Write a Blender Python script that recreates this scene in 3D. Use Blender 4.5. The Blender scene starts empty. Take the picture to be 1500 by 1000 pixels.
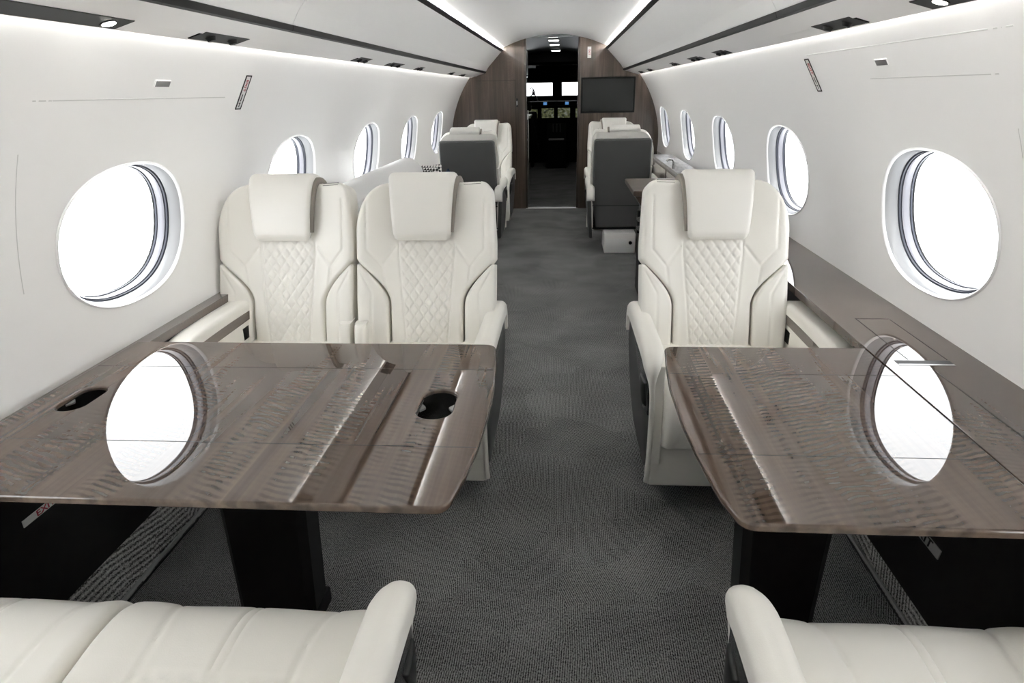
import bpy, bmesh, math, random
import numpy as np
from mathutils import Vector, Matrix
random.seed(7)
S = bpy.context.scene
COL = S.collection
PI = math.pi
pi = math.pi

# ------------------------------------------------------------------ helpers
class MB:
    """collects geometry for ONE mesh object"""
    def __init__(s):
        s.v = []; s.f = []; s.m = []
    def add(s, verts, faces, mi=0):
        o = len(s.v); s.v += [tuple(float(c) for c in p) for p in verts]
        s.f += [tuple(i + o for i in f) for f in faces]; s.m += [mi] * len(faces)
        return s
    def box(s, x0, x1, y0, y1, z0, z1, bev=0.0, seg=2, M=None, mi=0):
        bm = bmesh.new(); bmesh.ops.create_cube(bm, size=1)
        for v in bm.verts:
            v.co = Vector(((x0 + x1) / 2 + v.co.x * (x1 - x0), (y0 + y1) / 2 + v.co.y * (y1 - y0), (z0 + z1) / 2 + v.co.z * (z1 - z0)))
        if bev > 0:
            bmesh.ops.bevel(bm, geom=bm.edges[:], offset=min(bev, abs(x1 - x0) * .49, abs(y1 - y0) * .49, abs(z1 - z0) * .49), segments=seg, affect='EDGES', profile=.5)
        return s.bm(bm, M, mi)
    def bm(s, bm, M=None, mi=0):
        bm.normal_update(); bm.verts.index_update()
        vs = [(M @ v.co) if M else v.co for v in bm.verts]
        s.add(vs, [[v.index for v in f.verts] for f in bm.faces], mi); bm.free(); return s
    def loft(s, rings, closed=True, cap0=True, cap1=True, mi=0):
        n = len(rings[0]); o = []
        vs = [p for r in rings for p in r]; fs = []
        for i in range(len(rings) - 1):
            for j in range(n if closed else n - 1):
                k = (j + 1) % n
                fs.append((i * n + j, i * n + k, (i + 1) * n + k, (i + 1) * n + j))
        if cap0: fs.append(tuple(reversed(range(n))))
        if cap1: fs.append(tuple((len(rings) - 1) * n + j for j in range(n)))
        return s.add(vs, fs, mi)
    def cyl(s, c, r, h, axis='z', n=24, r2=None, mi=0):
        r2 = r if r2 is None else r2; R = []
        for (rr, d) in ((r, 0), (r2, h)):
            ring = []
            for i in range(n):
                a = 2 * PI * i / n; p = (rr * math.cos(a), rr * math.sin(a), d)
                if axis == 'x': p = (p[2], p[0], p[1])
                if axis == 'y': p = (p[1], p[2], p[0])
                ring.append((c[0] + p[0], c[1] + p[1], c[2] + p[2]))
            R.append(ring)
        return s.loft(R, mi=mi)
    def tube(s, pts, r, n=8, mi=0):
        rings = []; pts = [Vector(p) for p in pts]
        for i, p in enumerate(pts):
            t = (pts[min(i + 1, len(pts) - 1)] - pts[max(i - 1, 0)]).normalized()
            a = t.orthogonal().normalized() if i == 0 else (pa - t * pa.dot(t)).normalized()
            pa = a; b = t.cross(a)
            rings.append([p + a * r * math.cos(2 * PI * j / n) + b * r * math.sin(2 * PI * j / n) for j in range(n)])
        return s.loft(rings, mi=mi)
    def build(s, name, mats, parent=None, smooth=40, flip=False):
        me = bpy.data.meshes.new(name)
        me.from_pydata(s.v, [], s.f); me.validate()
        bm = bmesh.new(); bm.from_mesh(me)
        bmesh.ops.recalc_face_normals(bm, faces=bm.faces[:])
        if flip: bmesh.ops.reverse_faces(bm, faces=bm.faces[:])
        bm.to_mesh(me); bm.free()
        if not isinstance(mats, (list, tuple)): mats = [mats]
        for m in mats: me.materials.append(m)
        if len(mats) > 1 and len(me.polygons) == len(s.m):
            me.polygons.foreach_set('material_index', s.m)
        if smooth:
            me.shade_smooth(); me.set_sharp_from_angle(angle=math.radians(smooth))
        o = bpy.data.objects.new(name, me); COL.objects.link(o)
        if parent: o.parent = parent
        if smooth and len(me.polygons) < 400:
            wn_ = o.modifiers.new('weighted_normals', 'WEIGHTED_NORMAL'); wn_.keep_sharp = True; wn_.weight = 100
        return o

def tag(o, label=None, cat=None, group=None, kind=None):
    if label: o['label'] = label
    if cat: o['category'] = cat
    if group: o['group'] = group
    if kind: o['kind'] = kind
    return o
def empty(name, loc=(0, 0, 0), rz=0.0):
    o = bpy.data.objects.new(name, None); COL.objects.link(o)
    o.location = loc; o.rotation_euler = (0, 0, rz); o.empty_display_size = .1
    return o
def copy_tree(o, parent=None):
    c = o.copy(); COL.objects.link(c)
    if parent: c.parent = parent
    for ch in list(o.children): copy_tree(ch, c)
    return c

def edge_zone(r, K): return [r * (1 - math.cos(k * PI / 2 / K)) for k in range(K + 1)]
def drop(e, r):
    if e >= r: return 0.0
    q = 1 - max(e, 0) / r
    return q
def pillow(mb, Lf, Rf, v0, v1, P, disp=lambda u, v: 0.0, r=.02, T=.05, nu=20, nv=20, K=5, rv0=None, mi=0):
    """closed upholstered panel: rounded rim, front offset disp(u,v), flat back at n=-T.  P(u,v,n)->xyz"""
    ez = edge_zone(r, K)
    vs = [v0 + e for e in ez] + list(np.linspace(v0 + r, v1 - r, nv)[1:-1]) + [v1 - e for e in reversed(ez)]
    rows = []
    for v in vs:
        L, R = Lf(v), Rf(v); w = R - L; re = min(r, .45 * w); k = re / r
        us = [L + e * k for e in ez] + list(np.linspace(L + re, R - re, nu)[1:-1]) + [R - e * k for e in reversed(ez)]
        row = []
        for u in us:
            qx = drop(min(u - L, R - u), re); qy = drop(min(v - v0, v1 - v), r)
            q = min(1.0, math.hypot(qx, qy))
            row.append(P(u, v, disp(u, v) - r * (1 - math.sqrt(1 - q * q))))
        rows.append(row)
    m = len(rows[0]); n = len(rows)
    verts = [p for r_ in rows for p in r_]; faces = []
    for i in range(n - 1):
        for j in range(m - 1):
            faces.append((i * m + j, i * m + j + 1, (i + 1) * m + j + 1, (i + 1) * m + j))
    loop = [j for j in range(m)] + [i * m + m - 1 for i in range(1, n)] + [(n - 1) * m + j for j in range(m - 2, -1, -1)] + [i * m for i in range(n - 2, 0, -1)]
    # back loop
    uv = []
    for idx in loop:
        i, j = divmod(idx, m); v = vs[i]; L, R = Lf(v), Rf(v)
        w = R - L; re = min(r, .45 * w); k = re / r
        us = [L + e * k for e in ez] + list(np.linspace(L + re, R - re, nu)[1:-1]) + [R - e * k for e in reversed(ez)]
        uv.append((us[j], v))
    o = len(verts); verts += [P(u, v, -T) for u, v in uv]
    N = len(loop)
    for a in range(N):
        b = (a + 1) % N
        faces.append((loop[b], loop[a], o + a, o + b))
    faces.append(tuple(o + a for a in range(N)))
    return mb.add(verts, faces, mi)

def catmull(pts, n):
    pts = [np.array(p, float) for p in pts]; out = []
    P = [2 * pts[0] - pts[1]] + pts + [2 * pts[-1] - pts[-2]]
    segs = len(pts) - 1
    for k in range(n + 1):
        t = k / n * segs; i = min(int(t), segs - 1); f = t - i
        a, b, c, d = P[i], P[i + 1], P[i + 2], P[i + 3]
        out.append(.5 * ((2 * b) + (c - a) * f + (2 * a - 5 * b + 4 * c - d) * f * f + (3 * b - a - 3 * c + d) * f ** 3))
    return out
def strip(mb, path, hw, thick, r, M, n=40, nx=10, K=4, cx=lambda t: 0.0, disp=lambda x, t: 0.0, side=1, mi=0, endround=True):
    """cushioned strap swept along a 2D path; M(x,a,b)->xyz; path normal turned by side"""
    pp = catmull(path, n); rings = []
    total = 0; acc = [0]
    for i in range(1, len(pp)): acc.append(acc[-1] + float(np.linalg.norm(pp[i] - pp[i - 1])))
    for i, p in enumerate(pp):
        t = i / n
        tg = pp[min(i + 1, n)] - pp[max(i - 1, 0)]; tg = tg / np.linalg.norm(tg)
        nm = np.array([-tg[1], tg[0]]) * side
        h = hw(t); th = thick(t); rr = min(r, h * .9, th)
        qe = drop(min(acc[i], acc[-1] - acc[i]), rr) if endround else 0
        ez = edge_zone(rr, K)
        xs = [-h + e for e in ez] + list(np.linspace(-h + rr, h - rr, nx)[1:-1]) + [h - e for e in reversed(ez)]
        ring = []
        for x in xs:
            q = min(1, math.hypot(drop(h - abs(x), rr), qe))
            off = th - rr * (1 - math.sqrt(1 - q * q)) + disp(x, t)
            c = p + nm * off; ring.append(M(x + cx(t), c[0], c[1]))
        ring.append(M(h + cx(t), p[0], p[1])); ring.append(M(-h + cx(t), p[0], p[1]))
        rings.append(ring)
    return mb.loft(rings, mi=mi)

# ------------------------------------------------------------------ materials
def new_mat(name):
    m = bpy.data.materials.new(name); m.use_nodes = True
    nt = m.node_tree; b = nt.nodes['Principled BSDF']
    return m, nt, b
def simple(name, col, rough=.5, metal=0.0, coat=0.0, spec=.5, noise=0.0, nscale=40, emit=None):
    m, nt, b = new_mat(name)
    b.inputs['Base Color'].default_value = (*col, 1); b.inputs['Roughness'].default_value = rough
    b.inputs['Metallic'].default_value = metal; b.inputs['Coat Weight'].default_value = coat
    b.inputs['Specular IOR Level'].default_value = spec
    if noise:
        tc = nt.nodes.new('ShaderNodeTexCoord'); n = nt.nodes.new('ShaderNodeTexNoise'); n.inputs['Scale'].default_value = nscale
        n.inputs['Detail'].default_value = 4
        nt.links.new(tc.outputs['Object'], n.inputs['Vector'])
        bp = nt.nodes.new('ShaderNodeBump'); bp.inputs['Strength'].default_value = noise; bp.inputs['Distance'].default_value = .002
        nt.links.new(n.outputs['Fac'], bp.inputs['Height']); nt.links.new(bp.outputs['Normal'], b.inputs['Normal'])
    if emit:
        b.inputs['Emission Color'].default_value = (*emit[0], 1); b.inputs['Emission Strength'].default_value = emit[1]
    return m
def nodes_math(nt, op, a, b=None, clamp=False):
    n = nt.nodes.new('ShaderNodeMath'); n.operation = op; n.use_clamp = clamp
    for i, x in enumerate((a, b)):
        if x is None: continue
        if isinstance(x, (int, float)): n.inputs[i].default_value = x
        else: nt.links.new(x, n.inputs[i])
    return n.outputs[0]
def ramp(nt, fac, stops):
    r = nt.nodes.new('ShaderNodeValToRGB'); e = r.color_ramp.elements
    while len(e) < len(stops): e.new(.5)
    for k, (p, c) in enumerate(stops):
        e[k].position = p; e[k].color = (*c, 1) if len(c) == 3 else c
    nt.links.new(fac, r.inputs['Fac']); return r.outputs['Color']
def mixrgb(nt, fac, a, b, typ='MIX'):
    n = nt.nodes.new('ShaderNodeMix'); n.data_type = 'RGBA'; n.blend_type = typ
    for sock, x in ((n.inputs[0], fac), (n.inputs[6], a), (n.inputs[7], b)):
        if isinstance(x, (int, float)): sock.default_value = x
        elif isinstance(x, tuple): sock.default_value = (*x, 1)
        else: nt.links.new(x, sock)
    return n.outputs[2]
def noise(nt, vec, scale, detail=3, rough=.5):
    n = nt.nodes.new('ShaderNodeTexNoise'); n.inputs['Scale'].default_value = scale
    n.inputs['Detail'].default_value = detail; n.inputs['Roughness'].default_value = rough
    nt.links.new(vec, n.inputs['Vector']); return n.outputs['Fac']
def mapping(nt, vec, scale=(1, 1, 1), rot=(0, 0, 0), loc=(0, 0, 0)):
    n = nt.nodes.new('ShaderNodeMapping'); n.inputs['Scale'].default_value = scale
    n.inputs['Rotation'].default_value = rot; n.inputs['Location'].default_value = loc
    nt.links.new(vec, n.inputs['Vector']); return n.outputs[0]

def wood(name, dark, mid, light, rough=.12, coat=.0, ripple=.62, rot=(0, 0, 0), gscale=1.0, ior=1.5, slant=.30):
    """figured veneer: grain along local Y, ripple figure across it, in stripes"""
    m, nt, b = new_mat(name)
    tc = nt.nodes.new('ShaderNodeTexCoord'); vec = mapping(nt, tc.outputs['Object'], rot=rot)
    v1 = mapping(nt, vec, scale=(9 * gscale, .55 * gscale, 9 * gscale))
    g1 = noise(nt, v1, 1.0, 5, .6)
    v2 = mapping(nt, vec, scale=(75 * gscale, 2.2 * gscale, 75 * gscale))
    g2 = noise(nt, v2, 1.0, 3, .6)
    f = nodes_math(nt, 'ADD', nodes_math(nt, 'MULTIPLY', g1, .72), nodes_math(nt, 'MULTIPLY', g2, .28))
    col = ramp(nt, f, [(.30, dark), (.5, mid), (.70, light)])
    # ripple figure
    stripes = noise(nt, mapping(nt, vec, scale=(8.5 * gscale, .16 * gscale, 8.5 * gscale), loc=(3.1, 0, 0)), 1.0, 1, .4)
    wn = nt.nodes.new('ShaderNodeTexNoise'); wn.inputs['Scale'].default_value = 6.5; wn.inputs['Detail'].default_value = 1.5
    nt.links.new(vec, wn.inputs['Vector'])
    sx = nt.nodes.new('ShaderNodeSeparateXYZ'); nt.links.new(vec, sx.inputs[0])
    ph = nodes_math(nt, 'ADD', sx.outputs['Y'], nodes_math(nt, 'MULTIPLY', sx.outputs['X'], slant))
    ph = nodes_math(nt, 'ADD', ph, nodes_math(nt, 'MULTIPLY', wn.outputs['Fac'], .05))
    n2 = noise(nt, mapping(nt, vec, scale=(34, 20, 34)), 1.0, 1)
    ph = nodes_math(nt, 'ADD', ph, nodes_math(nt, 'MULTIPLY', n2, .012))
    sn = nodes_math(nt, 'SINE', nodes_math(nt, 'MULTIPLY', ph, 2 * PI / .0185 * gscale))
    wv = ramp(nt, nodes_math(nt, 'ADD', nodes_math(nt, 'MULTIPLY', sn, .5), .5), [(.30, (0, 0, 0)), (.85, (1, 1, 1))])
    mask = ramp(nt, stripes, [(.45, (.08, .08, .08)), (.50, (1, 1, 1))])
    brk = ramp(nt, noise(nt, mapping(nt, vec, scale=(22 * gscale, 11 * gscale, 22 * gscale)), 1.0, 2), [(.32, (.25, .25, .25)), (.52, (1, 1, 1))])
    k = nodes_math(nt, 'MULTIPLY', nodes_math(nt, 'MULTIPLY', mask, brk), wv)
    k = nodes_math(nt, 'MULTIPLY', k, ripple)
    col = mixrgb(nt, nodes_math(nt, 'MULTIPLY', mask, .15), col, dark)
    dk = tuple(c * .50 for c in dark)
    col = mixrgb(nt, k, col, dk)
    # thin dark straight lines
    v3 = mapping(nt, vec, scale=(28 * gscale, .12 * gscale, 28 * gscale))
    ln = ramp(nt, noise(nt, v3, 1.0, 2), [(.30, (1, 1, 1)), (.36, (0, 0, 0))])
    col = mixrgb(nt, nodes_math(nt, 'MULTIPLY', ln, .5), col, dk)
    nt.links.new(col, b.inputs['Base Color'])
    b.inputs['Roughness'].default_value = rough; b.inputs['IOR'].default_value = ior
    b.inputs['Coat Weight'].default_value = coat; b.inputs['Coat Roughness'].default_value = .015
    b.inputs['Coat IOR'].default_value = 1.62 if coat >= 1 else 1.5
    if coat >= 1: b.inputs['Specular IOR Level'].default_value = 0.0
    return m

def leather_mat(name, col, rough=.42):
    m, nt, b = new_mat(name)
    tc = nt.nodes.new('ShaderNodeTexCoord')
    v = nt.nodes.new('ShaderNodeTexVoronoi'); v.inputs['Scale'].default_value = 420
    nt.links.new(tc.outputs['Object'], v.inputs['Vector'])
    big = noise(nt, tc.outputs['Object'], 9, 3)
    bp = nt.nodes.new('ShaderNodeBump'); bp.inputs['Strength'].default_value = .10; bp.inputs['Distance'].default_value = .001
    nt.links.new(v.outputs['Distance'], bp.inputs['Height'])
    bp2 = nt.nodes.new('ShaderNodeBump'); bp2.inputs['Strength'].default_value = .12; bp2.inputs['Distance'].default_value = .01
    nt.links.new(big, bp2.inputs['Height']); nt.links.new(bp.outputs['Normal'], bp2.inputs['Normal'])
    nt.links.new(bp2.outputs['Normal'], b.inputs['Normal'])
    b.inputs['Base Color'].default_value = (*col, 1); b.inputs['Roughness'].default_value = rough
    return m

def carpet_mat(name, dark, light, sc=1.0):
    m, nt, b = new_mat(name)
    tc = nt.nodes.new('ShaderNodeTexCoord'); O = tc.outputs['Object']
    # straight thread lines, mostly along the cabin, whose direction changes from patch to patch
    wp = nt.nodes.new('ShaderNodeTexNoise'); wp.inputs['Scale'].default_value = 7; wp.inputs['Detail'].default_value = 2; nt.links.new(O, wp.inputs['Vector'])
    vj = nt.nodes.new('ShaderNodeVectorMath'); vj.operation = 'MULTIPLY_ADD'; nt.links.new(wp.outputs['Color'], vj.inputs[0]); vj.inputs[1].default_value = (.16, .16, 0); nt.links.new(O, vj.inputs[2])
    vc = nt.nodes.new('ShaderNodeTexVoronoi'); vc.inputs['Scale'].default_value = 4.2; nt.links.new(vj.outputs[0], vc.inputs['Vector'])
    sep = nt.nodes.new('ShaderNodeSeparateColor'); nt.links.new(vc.outputs['Color'], sep.inputs[0])
    an = nodes_math(nt, 'MULTIPLY', nodes_math(nt, 'POWER', nodes_math(nt, 'SUBTRACT', sep.outputs[0], .5), 3.0), 3.6)
    vr = nt.nodes.new('ShaderNodeVectorRotate'); vr.rotation_type = 'Z_AXIS'; nt.links.new(O, vr.inputs['Vector']); nt.links.new(an, vr.inputs['Angle'])
    w = nt.nodes.new('ShaderNodeTexWave'); w.bands_direction = 'X'; w.inputs['Scale'].default_value = 50 * sc
    w.inputs['Distortion'].default_value = .9; w.inputs['Detail'].default_value = 2; w.inputs['Detail Scale'].default_value = 5
    nt.links.new(vr.outputs[0], w.inputs['Vector'])
    fine = noise(nt, mapping(nt, O, scale=(260, 150, 260)), 1.0, 2, .7)
    f = nodes_math(nt, 'ADD', nodes_math(nt, 'MULTIPLY', w.outputs['Fac'], .26), nodes_math(nt, 'MULTIPLY', fine, 1.0))
    patch = nodes_math(nt, 'ADD', nodes_math(nt, 'MULTIPLY', noise(nt, O, 3.2, 2), .8), nodes_math(nt, 'MULTIPLY', sep.outputs[1], .16))
    f = nodes_math(nt, 'ADD', f, nodes_math(nt, 'MULTIPLY', nodes_math(nt, 'SUBTRACT', patch, .48), .25))
    col = ramp(nt, f, [(.46, dark), (.64, tuple((a + c) / 2 for a, c in zip(dark, light))), (.86, light)])
    nt.links.new(col, b.inputs['Base Color']); b.inputs['Roughness'].default_value = .95; b.inputs['Specular IOR Level'].default_value = .1
    bp = nt.nodes.new('ShaderNodeBump'); bp.inputs['Strength'].default_value = .5; bp.inputs['Distance'].default_value = .004
    nt.links.new(f, bp.inputs['Height']); nt.links.new(bp.outputs['Normal'], b.inputs['Normal'])
    return m

def pane_mat(name):
    m = bpy.data.materials.new(name); m.use_nodes = True; nt = m.node_tree; nt.nodes.clear()
    out = nt.nodes.new('ShaderNodeOutputMaterial'); t = nt.nodes.new('ShaderNodeBsdfTransparent'); g = nt.nodes.new('ShaderNodeBsdfGlossy')
    g.inputs['Roughness'].default_value = .02; t.inputs['Color'].default_value = (.96, .97, .975, 1)
    lw = nt.nodes.new('ShaderNodeLayerWeight'); lw.inputs['Blend'].default_value = .5
    fr = nodes_math(nt, 'ADD', nodes_math(nt, 'MULTIPLY', nodes_math(nt, 'POWER', lw.outputs['Facing'], 5.0), .9), .04, True)
    mx = nt.nodes.new('ShaderNodeMixShader'); nt.links.new(fr, mx.inputs[0]); nt.links.new(t.outputs[0], mx.inputs[1]); nt.links.new(g.outputs[0], mx.inputs[2])
    nt.links.new(mx.outputs[0], out.inputs['Surface']); return m
def emit_mat(name, col, st):
    m = bpy.data.materials.new(name); m.use_nodes = True; nt = m.node_tree; nt.nodes.clear()
    out = nt.nodes.new('ShaderNodeOutputMaterial'); e = nt.nodes.new('ShaderNodeEmission')
    e.inputs['Color'].default_value = (*col, 1); e.inputs['Strength'].default_value = st
    nt.links.new(e.outputs[0], out.inputs['Surface']); return m

WORLD = 2.5
COVE_TOP = 34.0
COVE_WALL = 18.0
M = dict(
    wall=simple('wall_white', (.88, .877, .868), .38, noise=.03, nscale=300),
    ceil=simple('ceiling_white', (.93, .93, .925), .45),
    bin=simple('bin_white', (.90, .90, .89), .36),
    psu=simple('service_panel_white', (.90, .885, .865), .40),
    black=simple('black_trim', (.010, .0095, .009), .5, spec=.2),
    blackp=simple('black_side_panel', (.006, .006, .006), .45, spec=.3),
    gloss=simple('gloss_black', (.012, .012, .012), .08, coat=.6),
    leather=leather_mat('ivory_leather', (.81, .79, .735), .40),
    leather2=leather_mat('ivory_leather_headrest', (.79, .772, .727), .44),
    taupe=simple('taupe_fabric', (.26, .235, .205), .8),
    shell=simple('charcoal_shell', (.085, .085, .083), .5, noise=.1, nscale=500),
    side=simple('charcoal_side', (.052, .052, .050), .42, noise=.05, nscale=400),
    chrome=simple('brushed_metal', (.62, .62, .61), .25, 1.0),
    grey=simple('grey_plastic', (.35, .35, .35), .4),
    gasket=simple('window_gasket', (.035, .04, .06), .4),
    reveal=simple('window_reveal', (.34, .345, .35), .25, coat=.3),
    reveal2=simple('window_inner_reveal', (.30, .30, .33), .30, coat=.3),
    lip=simple('window_lip', (.86, .86, .86), .3),
    pane=pane_mat('window_pane'),
    wood=wood('table_veneer', (.060, .040, .029), (.099, .069, .052), (.146, .106, .083), rough=.16, coat=1.0),
    woodr=wood('table_veneer_mirrored', (.060, .040, .029), (.099, .069, .052), (.146, .106, .083), rough=.16, coat=1.0, slant=-.30),
    ledge=wood('ledge_veneer', (.082, .064, .053), (.120, .095, .080), (.165, .132, .112), rough=.2, coat=.55, ripple=.25),
    ledger=wood('glossy_ledge_veneer', (.062, .044, .034), (.092, .067, .053), (.126, .095, .077), rough=.16, coat=1.0, ripple=.2),
    bulk=wood('bulkhead_veneer', (.034, .022, .015), (.078, .055, .041), (.150, .112, .088), rough=.28, coat=.25, ripple=.35, rot=(PI / 2, 0, 0), gscale=1.3),
    carpet=carpet_mat('loop_carpet', (.022, .022, .022), (.37, .37, .36)),
    strip=carpet_mat('strip_carpet', (.03, .03, .03), (.50, .49, .47), .9),
    placard=simple('placard_white', (.78, .78, .76), .4),
    red=simple('placard_red', (.35, .02, .04), .5),
    pull=simple('pull_metal', (.30, .30, .30), .3, .6),
    screen=simple('screen_glass', (.008, .009, .008), .32),
    divan=simple('divan_fabric', (.66, .66, .65), .85, noise=.5, nscale=220),
    cove=emit_mat('cove_led', (1, .985, .96), COVE_TOP),
    cove2=emit_mat('wall_wash_led', (1, .985, .965), COVE_WALL),
    lamp=emit_mat('lamp_lens', (1, .96, .9), 14),
    cabinwall=simple('corridor_grey', (.10, .105, .105), .35),
    ckpt=simple('cockpit_black', (.008, .008, .009), .8, spec=.1),
    corrceil=simple('corridor_ceiling', (.16, .17, .17), .4),
    sill=simple('threshold_metal', (.45, .44, .42), .3, 1.0),
)

# ------------------------------------------------------------------ camera
F, PITCH, YAW, ROLL, CX, CH = 976.98278, .358449977, .0802876611, -.0201054038, .124392191, 1.42
cp, sp, cy, sy = math.cos(PITCH), math.sin(PITCH), math.cos(YAW), math.sin(YAW)
fwd = Vector((-sy * cp, cy * cp, -sp)); rt = Vector((cy, sy, 0)); up = rt.cross(fwd)
r_ = rt * math.cos(ROLL) + up * math.sin(ROLL); u_ = -rt * math.sin(ROLL) + up * math.cos(ROLL)
cd = bpy.data.cameras.new('camera'); cam = bpy.data.objects.new('camera', cd); COL.objects.link(cam)
cd.sensor_width = 36; cd.lens = F / 1500 * 36; cd.clip_start = .02; cd.clip_end = 200
cam.matrix_world = Matrix(((r_.x, u_.x, -fwd.x, CX), (r_.y, u_.y, -fwd.y, 0), (r_.z, u_.z, -fwd.z, CH), (0, 0, 0, 1)))
S.camera = cam

# ------------------------------------------------------------------ shell of the cabin
RR, CZ = 1.28, .82
Y0, Y1 = -2.4, 8.67
def wx(z): return math.sqrt(max(RR * RR - (z - CZ) ** 2, 0))
ZB, ZT = .60, 1.67
TB, TT = math.asin((ZB - CZ) / RR), math.asin((ZT - CZ) / RR)
def wall_pt(side, y, th, d=0.0):      # th: angle up from horizontal, d: outward
    return (side * (RR + d) * math.cos(th), y, CZ + (RR + d) * math.sin(th))
TH_C = math.asin((1.018 - CZ) / RR)
WH = .222 / RR        # half height as angle
def oval(k, n, a, b, e=2.25):
    t = 2 * PI * k / n; c, s = math.cos(t), math.sin(t)
    return (a * math.copysign(abs(c) ** (2 / e), c), b * math.copysign(abs(s) ** (2 / e), s))
WIN = {-1: [2.03 + 1.38 * k for k in range(-3, 5)], 1: [2.155 + 1.455 * k for k in range(-3, 5)]}
HALF = {-1: .325, 1: .345}
NO = 96
wcount = 0
for side, nm in ((-1, 'left'), (1, 'right')):
    mb = MB(); a = HALF[side]
    edges = []
    y = Y0; half = .52
    for yc in WIN[side]:
        if yc - half > y:
            edges.append((y, yc - half, None))
        edges.append((max(yc - half, y), min(yc + half, Y1), yc)); y = min(yc + half, Y1)
    if y < Y1: edges.append((y, Y1, None))
    for (ya, yb, yc) in edges:
        if yc is None:
            tv = [math.tan(2 * PI * j / NO) for j in range(-NO // 8, NO // 8 + 1)]
            ths = [TH_C + ((TT - TH_C) if q > 0 else (TH_C - TB)) * q for q in tv]; ys = np.linspace(ya, yb, 4)
            rows = [[wall_pt(side, yy, th) for th in ths] for yy in ys]
            mb.loft(rows, closed=False, cap0=False, cap1=False)
        else:
            # ring map rectangle -> oval
            rings = []
            K = 10
            for k in range(K + 1):
                f = k / K; ring = []
                for j in range(NO):
                    oy, ot = oval(j, NO, a, WH)
                    t = 2 * PI * j / NO; c, s = math.cos(t), math.sin(t)
                    # rectangle point along direction (square map)
                    mxx = max(abs(c), abs(s)); rc, rs = c / mxx, s / mxx
                    ry = (yb - yc) * rc if rc > 0 else (yc - ya) * rc
                    rth = (TT - TH_C) * rs if rs > 0 else (TH_C - TB) * rs
                    ring.append(wall_pt(side, yc + ry + (oy - ry) * f, TH_C + rth + (ot - rth) * f))
                rings.append(ring)
            mb.loft(rings, closed=True, cap0=False, cap1=False)
    tag(mb.build('wall_' + nm, M['wall'], smooth=60), 'white curved cabin side wall with oval windows on the ' + nm, 'wall', kind='structure')
    for yc in WIN[side]:
        wcount += 1
        root = empty('window_%d' % wcount, wall_pt(side, yc, TH_C)); tag(root, 'oval cabin window %s' % wcount, 'window', kind='structure')
        o0 = Vector(root.location)
        def ring(sc, d, dz=0):
            R = []
            for j in range(NO):
                oy, ot = oval(j, NO, a * sc, WH * sc)
                R.append(Vector(wall_pt(side, yc + oy, TH_C + ot, d)) - o0)
            return R
        MB().loft([ring(1.018, -.001), ring(1.012, -.005), ring(1.0, -.006), ring(.985, -.002), ring(.975, .004)], cap0=False, cap1=False).build('lip', M['lip'], root, smooth=60)
        MB().loft([ring(.978, .003), ring(.955, .012), ring(.935, .028), ring(.925, .040)], cap0=False, cap1=False).build('reveal', M['reveal'], root, smooth=60)
        MB().loft([ring(.927, .040), ring(.905, .042), ring(.903, .048), ring(.890, .049)], cap0=False, cap1=False).build('gasket', M['gasket'], root, smooth=30)
        MB().loft([ring(.890, .049), ring(.878, .056), ring(.872, .072)], cap0=False, cap1=False).build('inner_reveal', M['reveal2'], root, smooth=60)
        MB().loft([ring(.873, .072), ring(.860, .073), ring(.858, .078)], cap0=False, cap1=False).build('seal', M['gasket'], root, smooth=30)
        pn = MB(); inner = [ring(s_, .076) for s_ in (.86, .6, .3, .05)]
        pn.loft(inner, cap0=False, cap1=True); pn.build('pane', M['pane'], root, smooth=60)
        # outer airframe tube, dark outside of the reveal
        MB().loft([ring(1.03, .004), ring(1.03, .085), ring(.86, .085)], cap0=False, cap1=False).build('frame', M['grey'], root, smooth=30)

# ceiling
RC = 1.45; ZC = 2.045
mb = MB(); n = 40
prof = []
for i in range(n + 1):
    x = -.60 + 1.20 * i / n; prof.append((x, ZC - RC + math.sqrt(RC * RC - x * x)))
zc_ = prof[0][1]
lip_ = [(.635, 1.917), (.68, 1.922), (.76, 1.918), (.84, 1.89), (.92, 1.84)]
prof = [(-x, z) for x, z in reversed(lip_)] + prof + lip_
mb.loft([[(x, y, z) for x, z in prof] for y in (Y0, 1, 3, 5, 7, Y1)], closed=False, cap0=False, cap1=False)
tag(mb.build('ceiling', M['ceil'], smooth=60), 'white vaulted cabin ceiling', 'ceiling', kind='structure')
# outer skins that close the coves against the outdoors
for s, nm in ((-1, 'left'), (1, 'right')):
    pr = [(s * (RR + .10) * math.cos(t), CZ + (RR + .10) * math.sin(t)) for t in np.linspace(math.asin((ZT - .02 - CZ) / (RR + .1)), math.radians(70), 16)]
    pr = [(s * wx(ZT), ZT)] + pr
    tag(MB().loft([[(x, y, z) for x, z in pr] for y in (Y0, 3, Y1)], closed=False, cap0=False, cap1=False).build('trim_cove_' + nm, M['ceil']), 'white cove lining behind the bins', 'trim', kind='structure')

# floor
mb = MB(); mb.box(-1.3, 1.3, Y0, Y1 + 6.9, -.05, 0)
tag(mb.build('floor', M['carpet']), 'dark grey looped carpet down the aisle', 'floor', kind='structure')
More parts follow.
